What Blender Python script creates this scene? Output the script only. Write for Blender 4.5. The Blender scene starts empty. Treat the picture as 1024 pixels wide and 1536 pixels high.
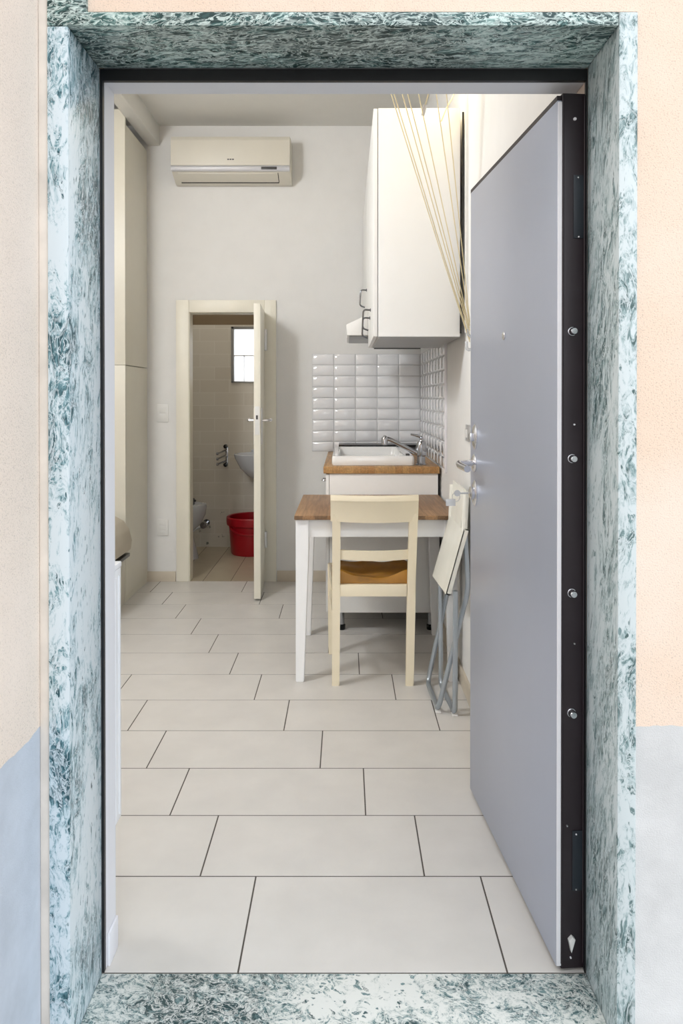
import bpy, bmesh, math, random
from mathutils import Vector, Matrix
random.seed(7)
C = bpy.context.scene.collection
F, HX, HY, TH, CH = 1160.0, 518.0, 595.0, math.radians(0.4), 1.286
PP = HY + F*math.tan(TH)

def at(px, py, Y):
    """world point seen at a pixel of the photograph, at depth Y"""
    a, b = (px-HX)/F, -(py-PP)/F
    d = Vector((a, math.cos(TH)+b*math.sin(TH), -math.sin(TH)+b*math.cos(TH)))
    t = Y/d.y
    return Vector((d.x*t, Y, CH+d.z*t))

def lin(c):
    return tuple(((v/255)/12.92 if v/255 <= .04045 else ((v/255+.055)/1.055)**2.4) for v in c)

# ------------------------------------------------------------------ materials
def nmat(name):
    m = bpy.data.materials.new(name); m.use_nodes = True
    return m, m.node_tree.nodes, m.node_tree.links, m.node_tree.nodes['Principled BSDF']

def coords(N, L, scale=(1, 1, 1), rot=(0, 0, 0)):
    tc = N.new('ShaderNodeTexCoord'); mp = N.new('ShaderNodeMapping')
    mp.inputs['Scale'].default_value = scale; mp.inputs['Rotation'].default_value = rot
    L.new(tc.outputs['Object'], mp.inputs['Vector']); return mp.outputs['Vector']

def noise(N, L, vec, scale, detail=4, rough=.55, dist=0):
    n = N.new('ShaderNodeTexNoise'); n.inputs['Scale'].default_value = scale; n.inputs['Detail'].default_value = detail
    n.inputs['Roughness'].default_value = rough; n.inputs['Distortion'].default_value = dist
    L.new(vec, n.inputs['Vector']); return n.outputs['Fac']

def ramp(N, L, fac, stops):
    r = N.new('ShaderNodeValToRGB'); e = r.color_ramp.elements
    while len(e) < len(stops): e.new(.5)
    for k, (p, c) in enumerate(stops):
        e[k].position = p; e[k].color = (*c, 1)
    L.new(fac, r.inputs['Fac']); return r.outputs['Color']

def mix(N, L, fac, a, b, mode='MIX'):
    m = N.new('ShaderNodeMix'); m.data_type = 'RGBA'; m.blend_type = mode
    for s, v in ((0, fac), (6, a), (7, b)):
        if hasattr(v, 'is_output'): L.new(v, m.inputs[s])
        else: m.inputs[s].default_value = v if s == 0 else (*v, 1)
    return m.outputs[2]

def math_n(N, L, op, a, b=0.0):
    m = N.new('ShaderNodeMath'); m.operation = op
    for s, v in ((0, a), (1, b)):
        if hasattr(v, 'is_output'): L.new(v, m.inputs[s])
        else: m.inputs[s].default_value = v
    return m.outputs[0]

def bump(N, L, B, h, strength, dist=.002):
    b = N.new('ShaderNodeBump'); b.inputs['Strength'].default_value = strength; b.inputs['Distance'].default_value = dist
    L.new(h, b.inputs['Height']); L.new(b.outputs['Normal'], B.inputs['Normal'])

def plain(name, rgb, rough=.5, metal=0, vary=.04, scale=9, bmp=0, coat=0, spec=.5):
    m, N, L, B = nmat(name); c = lin(rgb); v = coords(N, L)
    n = noise(N, L, v, scale, 5)
    L.new(ramp(N, L, n, [(.3, tuple(max(0, x*(1-vary)) for x in c)), (.7, tuple(min(1, x*(1+vary)) for x in c))]), B.inputs['Base Color'])
    B.inputs['Roughness'].default_value = rough; B.inputs['Metallic'].default_value = metal
    B.inputs['Coat Weight'].default_value = coat; B.inputs['Specular IOR Level'].default_value = spec
    if bmp: bump(N, L, B, noise(N, L, v, 180, 3), bmp)
    return m

def marble(name, scale=(1, 1, .45), dark=.5, seed=0, rot=(0, 0, 0), pal=None, patch=.55, chips=.5, vein=.6):
    """green serpentine marble: streaky green and white ground, dark chips, white branching veins"""
    m, N, L, B = nmat(name)
    tc = N.new('ShaderNodeTexCoord'); m0 = N.new('ShaderNodeMapping'); L.new(tc.outputs['Object'], m0.inputs['Vector'])
    m0.inputs['Rotation'].default_value = rot; m0.inputs['Location'].default_value = (seed, seed*.7, seed*1.3)
    iso = m0.outputs['Vector']
    m1 = N.new('ShaderNodeMapping'); m1.inputs['Scale'].default_value = scale; L.new(iso, m1.inputs['Vector']); v = m1.outputs['Vector']
    def warp(vec, sc, amt):
        wn = N.new('ShaderNodeTexNoise'); wn.inputs['Scale'].default_value = sc; wn.inputs['Detail'].default_value = 4; L.new(vec, wn.inputs['Vector'])
        va = N.new('ShaderNodeVectorMath'); va.operation = 'MULTIPLY_ADD'; va.inputs[1].default_value = (amt,)*3
        L.new(wn.outputs['Color'], va.inputs[0]); L.new(vec, va.inputs[2]); return va.outputs[0]
    w = warp(v, 10, .12); w2 = warp(v, 16, .09)
    g1, g2, g3, wh = pal
    big = noise(N, L, iso, 3.2, 3, .55, .4); mid = noise(N, L, w, 15, 4, .6, .5); fine = noise(N, L, w2, 78, 6, .7, .6)
    f = math_n(N, L, 'ADD', math_n(N, L, 'MULTIPLY', big, patch), math_n(N, L, 'MULTIPLY', mid, .5))
    f = math_n(N, L, 'ADD', f, math_n(N, L, 'MULTIPLY', fine, .85))
    f = math_n(N, L, 'SUBTRACT', f, (patch+1.35)*.5-.5)
    col = ramp(N, L, f, [(dark-.10, g1), (dark-.02, g2), (dark+.03, g3), (dark+.10, wh)])
    # thin pale threads between the grains
    vo = N.new('ShaderNodeTexVoronoi'); vo.feature = 'DISTANCE_TO_EDGE'; vo.inputs['Scale'].default_value = 42; L.new(w2, vo.inputs['Vector'])
    thr = ramp(N, L, vo.outputs['Distance'], [(.01, (.5,)*3), (.08, (0, 0, 0))])
    col = mix(N, L, thr, col, wh)
    # small dark chips, longer than wide
    vo = N.new('ShaderNodeTexVoronoi'); vo.inputs['Scale'].default_value = 88; L.new(w2, vo.inputs['Vector'])
    sc_ = N.new('ShaderNodeSeparateColor'); L.new(vo.outputs['Color'], sc_.inputs[0])
    size = math_n(N, L, 'MULTIPLY', math_n(N, L, 'SUBTRACT', sc_.outputs[0], 1-chips), 1.15)
    ch = math_n(N, L, 'MULTIPLY', math_n(N, L, 'SUBTRACT', size, vo.outputs['Distance']), 11)
    cl_ = N.new('ShaderNodeClamp'); L.new(ch, cl_.inputs[0])
    chipcol = mix(N, L, sc_.outputs[1], g1, g2)
    col = mix(N, L, cl_.outputs[0], col, chipcol)
    # wispy white streaks
    for sc, wd in ((24, .018), (60, .03)):
        n_ = noise(N, L, w2, sc, 4, .6, .8); d_ = math_n(N, L, 'ABSOLUTE', math_n(N, L, 'SUBTRACT', n_, .5))
        col = mix(N, L, ramp(N, L, d_, [(wd*.3, (.8,)*3), (wd, (0, 0, 0))]), col, wh)
    # a few long white veins through the darker patches
    vo = N.new('ShaderNodeTexVoronoi'); vo.feature = 'DISTANCE_TO_EDGE'; vo.inputs['Scale'].default_value = 8.5; L.new(warp(v, 6, .5), vo.inputs['Vector'])
    vn = ramp(N, L, vo.outputs['Distance'], [(.003, (1, 1, 1)), (.018, (0, 0, 0))])
    gate = ramp(N, L, noise(N, L, iso, 4, 2), [(.52, (0, 0, 0)), (.64, (vein,)*3)])
    col = mix(N, L, mix(N, L, 1.0, vn, gate, 'MULTIPLY'), col, wh)
    L.new(col, B.inputs['Base Color']); B.inputs['Roughness'].default_value = .38
    return m

def stucco(name, upper, lower, zline=.632):
    m, N, L, B = nmat(name); v = coords(N, L)
    g = N.new('ShaderNodeSeparateXYZ'); tc = N.new('ShaderNodeTexCoord'); L.new(tc.outputs['Object'], g.inputs[0])
    wob = math_n(N, L, 'MULTIPLY', noise(N, L, v, 14, 4), .022)
    z = math_n(N, L, 'ADD', g.outputs['Z'], wob)
    sel = math_n(N, L, 'GREATER_THAN', z, zline+.011)
    sp = noise(N, L, v, 330, 3, .6); bl = noise(N, L, v, 3, 4)
    up = mix(N, L, ramp(N, L, sp, [(.34, (1, 1, 1)), (.45, (0, 0, 0))]), lin(upper), tuple(x*.74 for x in lin(upper)))
    up = mix(N, L, ramp(N, L, bl, [(.35, (.0,)*3), (.75, (.5,)*3)]), up, lin((246, 234, 224)))
    lo = mix(N, L, ramp(N, L, noise(N, L, v, 5, 6, .65), [(.35, (0, 0, 0)), (.7, (1, 1, 1))]), lin(lower), tuple(min(1, x*1.22) for x in lin(lower)))
    L.new(mix(N, L, sel, lo, up), B.inputs['Base Color']); B.inputs['Roughness'].default_value = .92; B.inputs['Specular IOR Level'].default_value = .15
    bump(N, L, B, sp, .35, .003); return m

def butcher(name, a, b, lam=.045, axis=0):
    """oiled block wood: glued staves along one axis"""
    m, N, L, B = nmat(name); tc = N.new('ShaderNodeTexCoord'); mp = N.new('ShaderNodeMapping')
    L.new(tc.outputs['Object'], mp.inputs['Vector']); mp.inputs['Rotation'].default_value = (0, 0, math.pi/2 if axis else 0)
    v = mp.outputs['Vector']
    br = N.new('ShaderNodeTexBrick'); br.inputs['Scale'].default_value = 1; br.inputs['Brick Width'].default_value = .34; br.inputs['Row Height'].default_value = lam
    br.inputs['Mortar Size'].default_value = .0006; br.inputs['Color1'].default_value = (*lin(a), 1); br.inputs['Color2'].default_value = (*lin(b), 1)
    br.inputs['Mortar'].default_value = (*[x*.5 for x in lin(a)], 1); L.new(v, br.inputs['Vector'])
    st = N.new('ShaderNodeMapping'); st.inputs['Scale'].default_value = (3, 60, 60); L.new(v, st.inputs['Vector'])
    gr = noise(N, L, st.outputs['Vector'], 1.6, 6, .6, .4)
    L.new(mix(N, L, 1.0, br.outputs['Color'], ramp(N, L, gr, [(.3, (.62, .6, .56)), (.65, (1.15, 1.12, 1.05))]), 'MULTIPLY'), B.inputs['Base Color'])
    B.inputs['Roughness'].default_value = .42; return m

def bath_tile_mat():
    m, N, L, B = nmat('beige_bathroom_tile'); tc = N.new('ShaderNodeTexCoord')
    s = N.new('ShaderNodeSeparateXYZ'); L.new(tc.outputs['Object'], s.inputs[0])
    cmb = N.new('ShaderNodeCombineXYZ'); L.new(math_n(N, L, 'ADD', s.outputs['X'], s.outputs['Y']), cmb.inputs[0]); L.new(s.outputs['Z'], cmb.inputs[1])
    br = N.new('ShaderNodeTexBrick'); br.inputs['Scale'].default_value = 1; br.inputs['Brick Width'].default_value = .25; br.inputs['Row Height'].default_value = .11
    br.inputs['Mortar Size'].default_value = .0025; br.offset = .5
    br.inputs['Color1'].default_value = (*lin((216, 210, 197)), 1); br.inputs['Color2'].default_value = (*lin((210, 203, 189)), 1); br.inputs['Mortar'].default_value = (*lin((224, 219, 208)), 1)
    L.new(cmb.outputs[0], br.inputs['Vector'])
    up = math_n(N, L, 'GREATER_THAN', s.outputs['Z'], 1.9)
    v = coords(N, L)
    # mould blotches close to the floor
    low = math_n(N, L, 'LESS_THAN', s.outputs['Z'], .3)
    st = ramp(N, L, noise(N, L, v, 22, 5, .6), [(.60, (0, 0, 0)), (.67, (.8,)*3)])
    c = mix(N, L, mix(N, L, 1.0, st, low, 'MULTIPLY'), br.outputs['Color'], lin((95, 100, 92)))
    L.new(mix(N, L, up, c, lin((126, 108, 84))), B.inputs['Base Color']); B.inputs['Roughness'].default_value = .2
    bump(N, L, B, br.outputs['Fac'], -.3, .003); return m

M = {}
M['marble_l'] = marble('green_marble_left', (1, 1, .42), .465, 3.1, (.12, 0, 0), (lin((34, 76, 86)), lin((104, 144, 154)), lin((172, 196, 204)), lin((214, 225, 231))), .85, .42, .9)
M['marble_r'] = marble('green_marble_right', (1, 1, .33), .465, 8.4, (-.22, 0, 0), (lin((62, 88, 88)), lin((126, 150, 152)), lin((172, 190, 192)), lin((207, 216, 218))), .5, .42, .3)
M['marble_h'] = marble('green_marble_header', (.4, 1, 1), .575, 5.7, (0, 0, .15), (lin((22, 56, 56)), lin((70, 110, 108)), lin((160, 190, 186)), lin((214, 230, 226))), .6, .55, .4)
M['marble_f'] = marble('green_marble_sill', (.8, 1, 1), .53, 1.9, (0, 0, .3), (lin((40, 72, 76)), lin((120, 148, 150)), lin((200, 206, 202)), lin((228, 230, 226))), .8, .5, .4)
M['stucco'] = stucco('peach_stucco_grey_plinth', (238, 214, 194), (206, 206, 206))
M['stucco_side'] = stucco('pale_peach_stucco_blue_grey_plinth', (232, 219, 207), (186, 194, 205))
M['bead'] = plain('pale_weathered_plaster', (226, 217, 207), .9, vary=.1, scale=12, bmp=.3)
M['paint'] = plain('warm_white_wall_paint', (231, 230, 228), .85, bmp=.12, vary=.015, spec=.2)
M['ceil'] = plain('ceiling_paint', (226, 224, 218), .9, vary=.015, spec=.2)
M['reveal'] = plain('white_reveal_paint', (228, 229, 234), .7, vary=.01)
M['tile'] = plain('stone_look_floor_tile', (213, 209, 204), .33, vary=.05, scale=6, bmp=.06)
M['grout'] = plain('grey_floor_grout', (84, 78, 72), .9)
M['bath_floor'] = plain('bathroom_floor_tile', (178, 166, 144), .3, vary=.05)
M['base_tile'] = plain('beige_skirting_tile', (205, 194, 176), .4, vary=.05)
M['pave'] = plain('street_paving', (150, 148, 144), .9, vary=.12)
M['bath'] = bath_tile_mat()
M['grey_panel'] = plain('silver_grey_door_laminate', (178, 184, 200), .34, metal=.4, vary=.008)
M['dark_steel'] = plain('dark_brown_painted_steel', (38, 28, 33), .42, vary=.1)
M['black_steel'] = plain('black_painted_steel', (18, 18, 21), .4)
M['blue_black'] = plain('blue_black_steel_plate', (30, 36, 44), .38)
M['white_strip'] = plain('white_edge_strip', (240, 238, 242), .5)
M['satin'] = plain('satin_chrome', (222, 222, 225), .22, metal=1, vary=.01)
M['chrome'] = plain('polished_chrome', (178, 180, 184), .08, metal=1, vary=.01)
M['dark_chrome'] = plain('dark_polished_metal', (112, 114, 118), .14, metal=1, vary=.01)
M['zinc'] = plain('zinc_plated_steel', (205, 205, 205), .32, metal=.85)
M['cream_wood'] = plain('cream_lacquered_wood', (243, 231, 204), .42, vary=.025, scale=5)
M['cream_door'] = plain('cream_door_lacquer', (234, 229, 214), .4, vary=.02)
M['wardrobe'] = plain('cream_cupboard_laminate', (216, 211, 196), .4, vary=.015)
M['white_lam'] = plain('white_cabinet_laminate', (242, 241, 238), .35, vary=.01)
M['white_paint'] = plain('white_painted_wood', (246, 246, 246), .4, vary=.01)
M['ac_white'] = plain('ivory_plastic', (214, 209, 196), .4, vary=.012)
M['ac_silver'] = plain('silver_plastic', (214, 214, 218), .3, metal=.3)
M['dark_plastic'] = plain('dark_grey_plastic', (66, 64, 64), .35)
M['black'] = plain('black_gloss', (14, 14, 15), .2)
M['white_plastic'] = plain('white_plastic', (232, 231, 228), .35, vary=.01)
M['ceramic'] = plain('white_glazed_ceramic', (244, 243, 241), .08, vary=.005, coat=.5)
M['grey_ceramic'] = plain('grey_white_ceramic', (200, 203, 208), .12, vary=.01, coat=.4)
M['metro'] = plain('white_glazed_wall_tile', (240, 240, 242), .07, vary=.012, coat=.5)
M['metro_grout'] = plain('white_tile_grout', (190, 190, 190), .8)
M['counter'] = butcher('oiled_wood_worktop', (196, 156, 104), (176, 132, 82), .038, 1)
M['table_top'] = butcher('oiled_wood_tabletop', (168, 132, 98), (146, 110, 78), .055, 1)
M['brown_satin'] = plain('brown_satin_cloth', (184, 130, 40), .45, vary=.3, scale=7)
M['tube'] = plain('silver_painted_tube', (176, 184, 192), .3, metal=.7)
M['chair_white'] = plain('ivory_folding_chair_lacquer', (236, 235, 226), .35)
M['cord'] = plain('pale_yellow_cotton_cord', (226, 212, 172), .8)
M['red'] = plain('red_plastic', (158, 10, 26), .32, vary=.04)
M['beige_fabric'] = plain('beige_fabric', (196, 186, 168), .85, bmp=.2)
M['radiator'] = plain('white_radiator_enamel', (240, 242, 246), .35, vary=.01)
M['grey_under'] = plain('grey_steel_hood_underside', (150, 150, 148), .35, metal=.5)
M['win_frame'] = plain('aluminium_window_frame', (150, 150, 148), .35, metal=.6)

def emit(name, rgb, s):
    m, N, L, B = nmat(name); B.inputs['Base Color'].default_value = (*lin(rgb), 1)
    B.inputs['Emission Color'].default_value = (*lin(rgb), 1); B.inputs['Emission Strength'].default_value = s
    n = noise(N, L, coords(N, L), 20, 2); B.inputs['Roughness'].default_value = .4
    L.new(ramp(N, L, n, [(.2, tuple(.97*x for x in lin(rgb))), (.8, lin(rgb))]), B.inputs['Emission Color']); return m
M['bulb'] = emit('warm_bulb_glass', (255, 214, 140), 6)
M['globe'] = emit('added_lamp_glass', (255, 246, 232), 3)  # glow of the lamps added out of view
def clear_plastic():
    m, N, L, B = nmat('frosted_clear_plastic'); B.inputs['Base Color'].default_value = (.9, .92, .95, 1)
    B.inputs['Transmission Weight'].default_value = .55; B.inputs['Roughness'].default_value = .25
    bump(N, L, B, noise(N, L, coords(N, L), 60, 2), .05); return m
M['clear'] = clear_plastic()
def frosted():
    """daylit frosted glass: lets the sky outside shine through, scattered"""
    m, N, L, B = nmat('frosted_window_glass')
    tr = N.new('ShaderNodeBsdfTranslucent'); tr.inputs['Color'].default_value = (.95, .97, 1, 1)
    tp = N.new('ShaderNodeBsdfTransparent'); ms = N.new('ShaderNodeMixShader'); out = N['Material Output'] if 'Material Output' in N else None
    ms.inputs[0].default_value = .8; L.new(tr.outputs[0], ms.inputs[1]); L.new(tp.outputs[0], ms.inputs[2])
    m2 = N.new('ShaderNodeMixShader'); m2.inputs[0].default_value = .08; L.new(ms.outputs[0], m2.inputs[1]); L.new(B.outputs[0], m2.inputs[2])
    bump(N, L, B, noise(N, L, coords(N, L), 90, 2), .2)
    L.new(m2.outputs[0], out.inputs['Surface']); return m
M['glass'] = frosted()

# ------------------------------------------------------------------ mesh helpers
def bm_new(): return bmesh.new()

def box(bm, x0, x1, y0, y1, z0, z1, bev=0, seg=2, mi=0):
    m = Matrix.Translation(((x0+x1)/2, (y0+y1)/2, (z0+z1)/2)) @ Matrix.Diagonal((abs(x1-x0), abs(y1-y0), abs(z1-z0), 1))
    t = bmesh.new(); bmesh.ops.create_cube(t, size=1, matrix=m)
    if bev: bmesh.ops.bevel(t, geom=t.edges[:], offset=bev, segments=seg, profile=.6, affect='EDGES')
    merge(bm, t, mi)

def merge(bm, t, mi=0):
    mp = {v: bm.verts.new(v.co) for v in t.verts}
    for f in t.faces:
        try: nf = bm.faces.new([mp[v] for v in f.verts]); nf.material_index = mi
        except ValueError: pass
    t.free()

def fillet(pts, r, n=6):
    pts = [Vector(p) for p in pts]; out = [pts[0]]
    for a, b, c in zip(pts, pts[1:], pts[2:]):
        u, w = (a-b), (c-b); k = min(r, u.length*.45, w.length*.45)
        p, q = b+u.normalized()*k, b+w.normalized()*k
        for i in range(n+1):
            s = i/n; out.append((1-s)**2*p+2*s*(1-s)*b+s*s*q)
    out.append(pts[-1]); return out

def tube(bm, pts, r, seg=12, mi=0, cap=True):
    pts = [Vector(p) for p in pts]; rs = r if isinstance(r, (list, tuple)) else [r]*len(pts)
    up = None; rings = []
    for i, p in enumerate(pts):
        t = (pts[min(i+1, len(pts)-1)]-pts[max(i-1, 0)]).normalized()
        if up is None:
            up = Vector((0, 0, 1)) if abs(t.z) < .9 else Vector((1, 0, 0))
        s = t.cross(up).normalized(); up = s.cross(t).normalized()
        rings.append([bm.verts.new(p+(s*math.cos(2*math.pi*k/seg)+up*math.sin(2*math.pi*k/seg))*rs[i]) for k in range(seg)])
    for a, b in zip(rings, rings[1:]):
        for k in range(seg):
            f = bm.faces.new((a[k], a[(k+1) % seg], b[(k+1) % seg], b[k])); f.material_index = mi
    if cap:
        for ring in (rings[0][::-1], rings[-1]): bm.faces.new(ring).material_index = mi

def lathe(bm, prof, c=(0, 0, 0), axis='Z', seg=28, sx=1, sy=1, mi=0):
    rings = []
    for r, z in prof:
        ring = []
        for k in range(seg):
            a = 2*math.pi*k/seg; p = Vector((r*math.cos(a)*sx, r*math.sin(a)*sy, z))
            if axis == 'X': p = Vector((p.z, p.x, p.y))
            if axis == 'Y': p = Vector((p.x, p.z, p.y))
            ring.append(bm.verts.new(p+Vector(c)))
        rings.append(ring)
    for a, b in zip(rings, rings[1:]):
        for k in range(seg): bm.faces.new((a[k], a[(k+1) % seg], b[(k+1) % seg], b[k])).material_index = mi
    for ring in (rings[0][::-1], rings[-1]):
        try: bm.faces.new(ring).material_index = mi
        except ValueError: pass

def prism(bm, poly, a0, a1, axis='Y', bev=0, mi=0):
    """poly in the two other axes (X,Z for Y; Y,Z for X; X,Y for Z)"""
    def P(u, v, w):
        return {'Y': Vector((u, w, v)), 'X': Vector((w, u, v)), 'Z': Vector((u, v, w))}[axis]
    t = bmesh.new(); A = [t.verts.new(P(u, v, a0)) for u, v in poly]; B = [t.verts.new(P(u, v, a1)) for u, v in poly]
    t.faces.new(A); t.faces.new(B[::-1]); n = len(poly)
    for k in range(n): t.faces.new((A[k], B[k], B[(k+1) % n], A[(k+1) % n]))
    bmesh.ops.recalc_face_normals(t, faces=t.faces[:])
    if bev: bmesh.ops.bevel(t, geom=t.edges[:], offset=bev, segments=2, profile=.6, affect='EDGES')
    merge(bm, t, mi)

def loft(bm, rings, mi=0, cap=True):
    R = [[bm.verts.new(p) for p in r] for r in rings]
    for a, b in zip(R, R[1:]):
        n = len(a)
        for k in range(n): bm.faces.new((a[k], a[(k+1) % n], b[(k+1) % n], b[k])).material_index = mi
    if cap:
        for r in (R[0][::-1], R[-1]): bm.faces.new(r).material_index = mi

def obj(name, bm, m, parent=None, local=False, keep=False):
    bmesh.ops.recalc_face_normals(bm, faces=bm.faces[:])
    me = bpy.data.meshes.new(name); bm.to_mesh(me); bm.free()
    for x in (m if isinstance(m, list) else [m]): me.materials.append(M[x])
    me.polygons.foreach_set('use_smooth', [True]*len(me.polygons)); me.set_sharp_from_angle(angle=math.radians(34))
    o = bpy.data.objects.new(name, me); C.objects.link(o)
    if parent:
        o.parent = parent
        if not local:
            p = parent; W = Matrix.Identity(4)
            while p: W = p.matrix_basis @ W; p = p.parent
            me.transform(W.inverted())
    elif not keep:
        vs = [v.co for v in me.vertices]
        c = Vector(((min(v.x for v in vs)+max(v.x for v in vs))/2, (min(v.y for v in vs)+max(v.y for v in vs))/2, min(v.z for v in vs)))
        me.transform(Matrix.Translation(-c)); o.location = c
    return o

def tag(o, label, cat, group=None, kind=None):
    o['label'] = label; o['category'] = cat
    if group: o['group'] = group
    if kind: o['kind'] = kind
    return o

def thing(name, label, cat, loc=(0, 0, 0), rz=0, group=None, kind=None):
    o = bpy.data.objects.new(name, None); C.objects.link(o); o.location = loc; o.rotation_euler = (0, 0, rz)
    o.empty_display_size = .05
    return tag(o, label, cat, group, kind)

def struct(name, bm, m, label, cat):
    return tag(obj(name, bm, m, keep=True), label, cat, kind='structure')

def dup(root, loc, label):
    r = root.copy(); C.objects.link(r); r.location = loc; r['label'] = label
    for ch in list(root.children):
        c = ch.copy(); C.objects.link(c); c.parent = r
        for g in list(ch.children):
            d = g.copy(); C.objects.link(d); d.parent = c
    return r

# ------------------------------------------------------------------ key dimensions
XL, XR = -2.35, .525            # room left / right wall
YF, YB = 1.80, 5.38             # inside face of the front wall, back wall
ZC = 3.165
JL, JR = -.5435, .536           # marble reveal faces
ZL = 2.012                      # underside of marble lintel
MF = 1.52                       # front face of the marble

# ------------------------------------------------------------------ setting: outside
b = bm_new(); box(b, -.8, 2.6, -3.5, MF+.01, -.12, -.02)
struct('floor_outside', b, 'pave', 'grey street paving outside the doorway, below the marble sill', 'pavement')
b = bm_new()
box(b, XL-.2, JL-.043, 1.53, YF, 0, 3.6); box(b, JR+.039, 2.6, 1.53, YF, -.1, 3.6)
box(b, JL-.043, JR+.039, 1.53, YF, 2.045, 3.6)
box(b, JL-.043, JL+.0035, 1.727, YF, 0, 2.045); box(b, JR, JR+.039, 1.727, YF, 0, 2.045)
struct('wall_front', b, 'stucco', 'peach stucco facade with grey plinth around the marble doorway', 'wall')
b = bm_new(); box(b, JL+.0035, JL+.0065, 1.729, YF, .002, 1.99); box(b, JL+.0065, JR-.001, 1.729, YF+.004, 1.990, 2.045)
box(b, JR-.004, JR-.001, 1.80, YF+.003, .002, 1.99)
struct('trim_1', b, 'reveal', 'white plaster reveal inside the dark door frame', 'reveal')
b = bm_new(); box(b, -.9, -.604, -3.5, 1.53, -.1, 3.6)
struct('wall_side', b, 'stucco_side', 'peach stucco return wall running towards the viewer on the left', 'wall')
b = bm_new(); box(b, -.604, JL-.0415, 1.524, 1.532, 0, 2.6, .003)
struct('trim_2', b, 'bead', 'narrow pale plaster bead between return wall and left marble jamb', 'plaster bead')

b = bm_new(); box(b, JL-.0415, JL, MF, 1.718, -.02, ZL, .003)
struct('trim_3', b, 'marble_l', 'left green marble jamb of the entrance', 'door surround')
b = bm_new(); box(b, JR, JR+.037, MF, 1.718, -.02, 2.040, .003)
struct('trim_4', b, 'marble_r', 'right green marble jamb of the entrance beside the open door', 'door surround')
b = bm_new(); box(b, JL-.0415, JR-.0005, MF, 1.718, ZL+.0012, 2.040, .003); box(b, JL-.0415, JL+.036, MF, 1.60, 2.036, 2.30, .003)
struct('trim_5', b, 'marble_h', 'green marble lintel slab across the top of the entrance', 'door surround')
b = bm_new(); box(b, JL, JR, 1.40, 1.7165, -.04, -.0005, .003)
struct('trim_6', b, 'marble_f', 'green and white marble sill on the ground in the doorway', 'door sill')
b = bm_new(); box(b, JL, JL+.0055, 1.718, 1.729, 0, ZL); box(b, JL+.0055, JR-.003, 1.718, 1.729, 1.986, ZL); box(b, JR-.003, JR, 1.718, 1.729, 0, ZL)
box(b, JL+.0055, JR-.003, 1.7185, 1.7225, 1.996, 1.999)
struct('trim_7', b, 'black_steel', 'black steel frame lining the marble doorway', 'door frame')

# ------------------------------------------------------------------ setting: room
def tiled_floor(name, x0, x1, y0, y1, mats, label, rows, col0, shift, tl, g=.0037, row0=0):
    b = bm_new()
    v = [b.verts.new(p) for p in ((x0, y0, -.0005), (x1, y0, -.0005), (x1, y1, -.0005), (x0, y1, -.0005))]
    b.faces.new(v).material_index = 1
    v = [b.verts.new(p) for p in ((x0, y0, -.06), (x1, y0, -.06), (x1, y1, -.06), (x0, y1, -.06))]; b.faces.new(v[::-1]).material_index = 1
    for i, (a, c) in enumerate(rows):
        o = col0+shift*(i+row0); n = math.floor((x0-o)/tl)
        while o+n*tl < x1:
            l, r = max(x0, o+n*tl+g/2), min(x1, o+(n+1)*tl-g/2)
            if r-l > .004:
                t = bmesh.new(); m = Matrix.Translation(((l+r)/2, (a+c)/2, -.003)) @ Matrix.Diagonal((r-l, c-a-g, .006, 1))
                bmesh.ops.create_cube(t, size=1, matrix=m)
                bmesh.ops.bevel(t, geom=[e for e in t.edges if all(q.co.z > -.001 for q in e.verts)], offset=.0007, segments=1, affect='EDGES')
                merge(b, t, 0)
            n += 1
    return struct(name, b, mats, label, 'floor')
ys = [1.7165]+[2.065+.3015*k for k in range(11)]+[YB]
tiled_floor('floor', XL, XR+.05, 1.7165, YB, ['tile', 'grout'], 'pale beige rectangular floor tiles of the room', list(zip(ys, ys[1:])), -.240, -.1498, .6015)

b = bm_new(); box(b, XL, XR+.3, YF, 7.0, ZC, ZC+.1)
struct('ceiling', b, 'ceil', 'off-white ceiling of the room', 'ceiling')
b = bm_new(); box(b, XR, XR+.2, YF+.003, 7.0, -.1, ZC)
struct('wall_right', b, 'paint', 'off-white wall behind the kitchen and the open entrance door', 'wall')
b = bm_new(); box(b, XL-.2, XL, YF, 7.0, -.1, ZC)
struct('wall_left', b, 'paint', 'off-white wall behind the cream cupboard', 'wall')
# back wall with the bathroom door opening
DX0, DX1, DZ = at(284, 600, YB).x, at(397, 600, YB).x, at(300, 469, YB).z
b = bm_new(); box(b, XL, DX0-.012, YB, YB+.09, -.1, ZC); box(b, DX1+.012, XR, YB, YB+.09, -.1, ZC); box(b, DX0-.012, DX1+.012, YB, YB+.09, DZ+.012, ZC)
struct('wall_back', b, 'paint', 'off-white back wall with air conditioner and bathroom doorway', 'wall')
b = bm_new(); box(b, XL, DX0-.095, YB-.012, YB, 0, .07, .002); box(b, DX1+.085, -.10, YB-.012, YB, 0, .075, .002)
struct('baseboard_back', b, 'base_tile', 'beige tile skirting along the back wall', 'skirting')
b = bm_new(); box(b, XR-.012, XR, 2.62, 4.2, 0, .075, .002)
struct('baseboard_right', b, 'base_tile', 'beige tile skirting below the folded chair', 'skirting')
# board hung below the ceiling over the cupboard
b = bm_new(); box(b, -1.372, -1.290, YF, YB, 3.026, ZC, .002)
struct('trim_8', b, 'ceil', 'painted drop board below the ceiling above the cream cupboard', 'beam')
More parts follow.
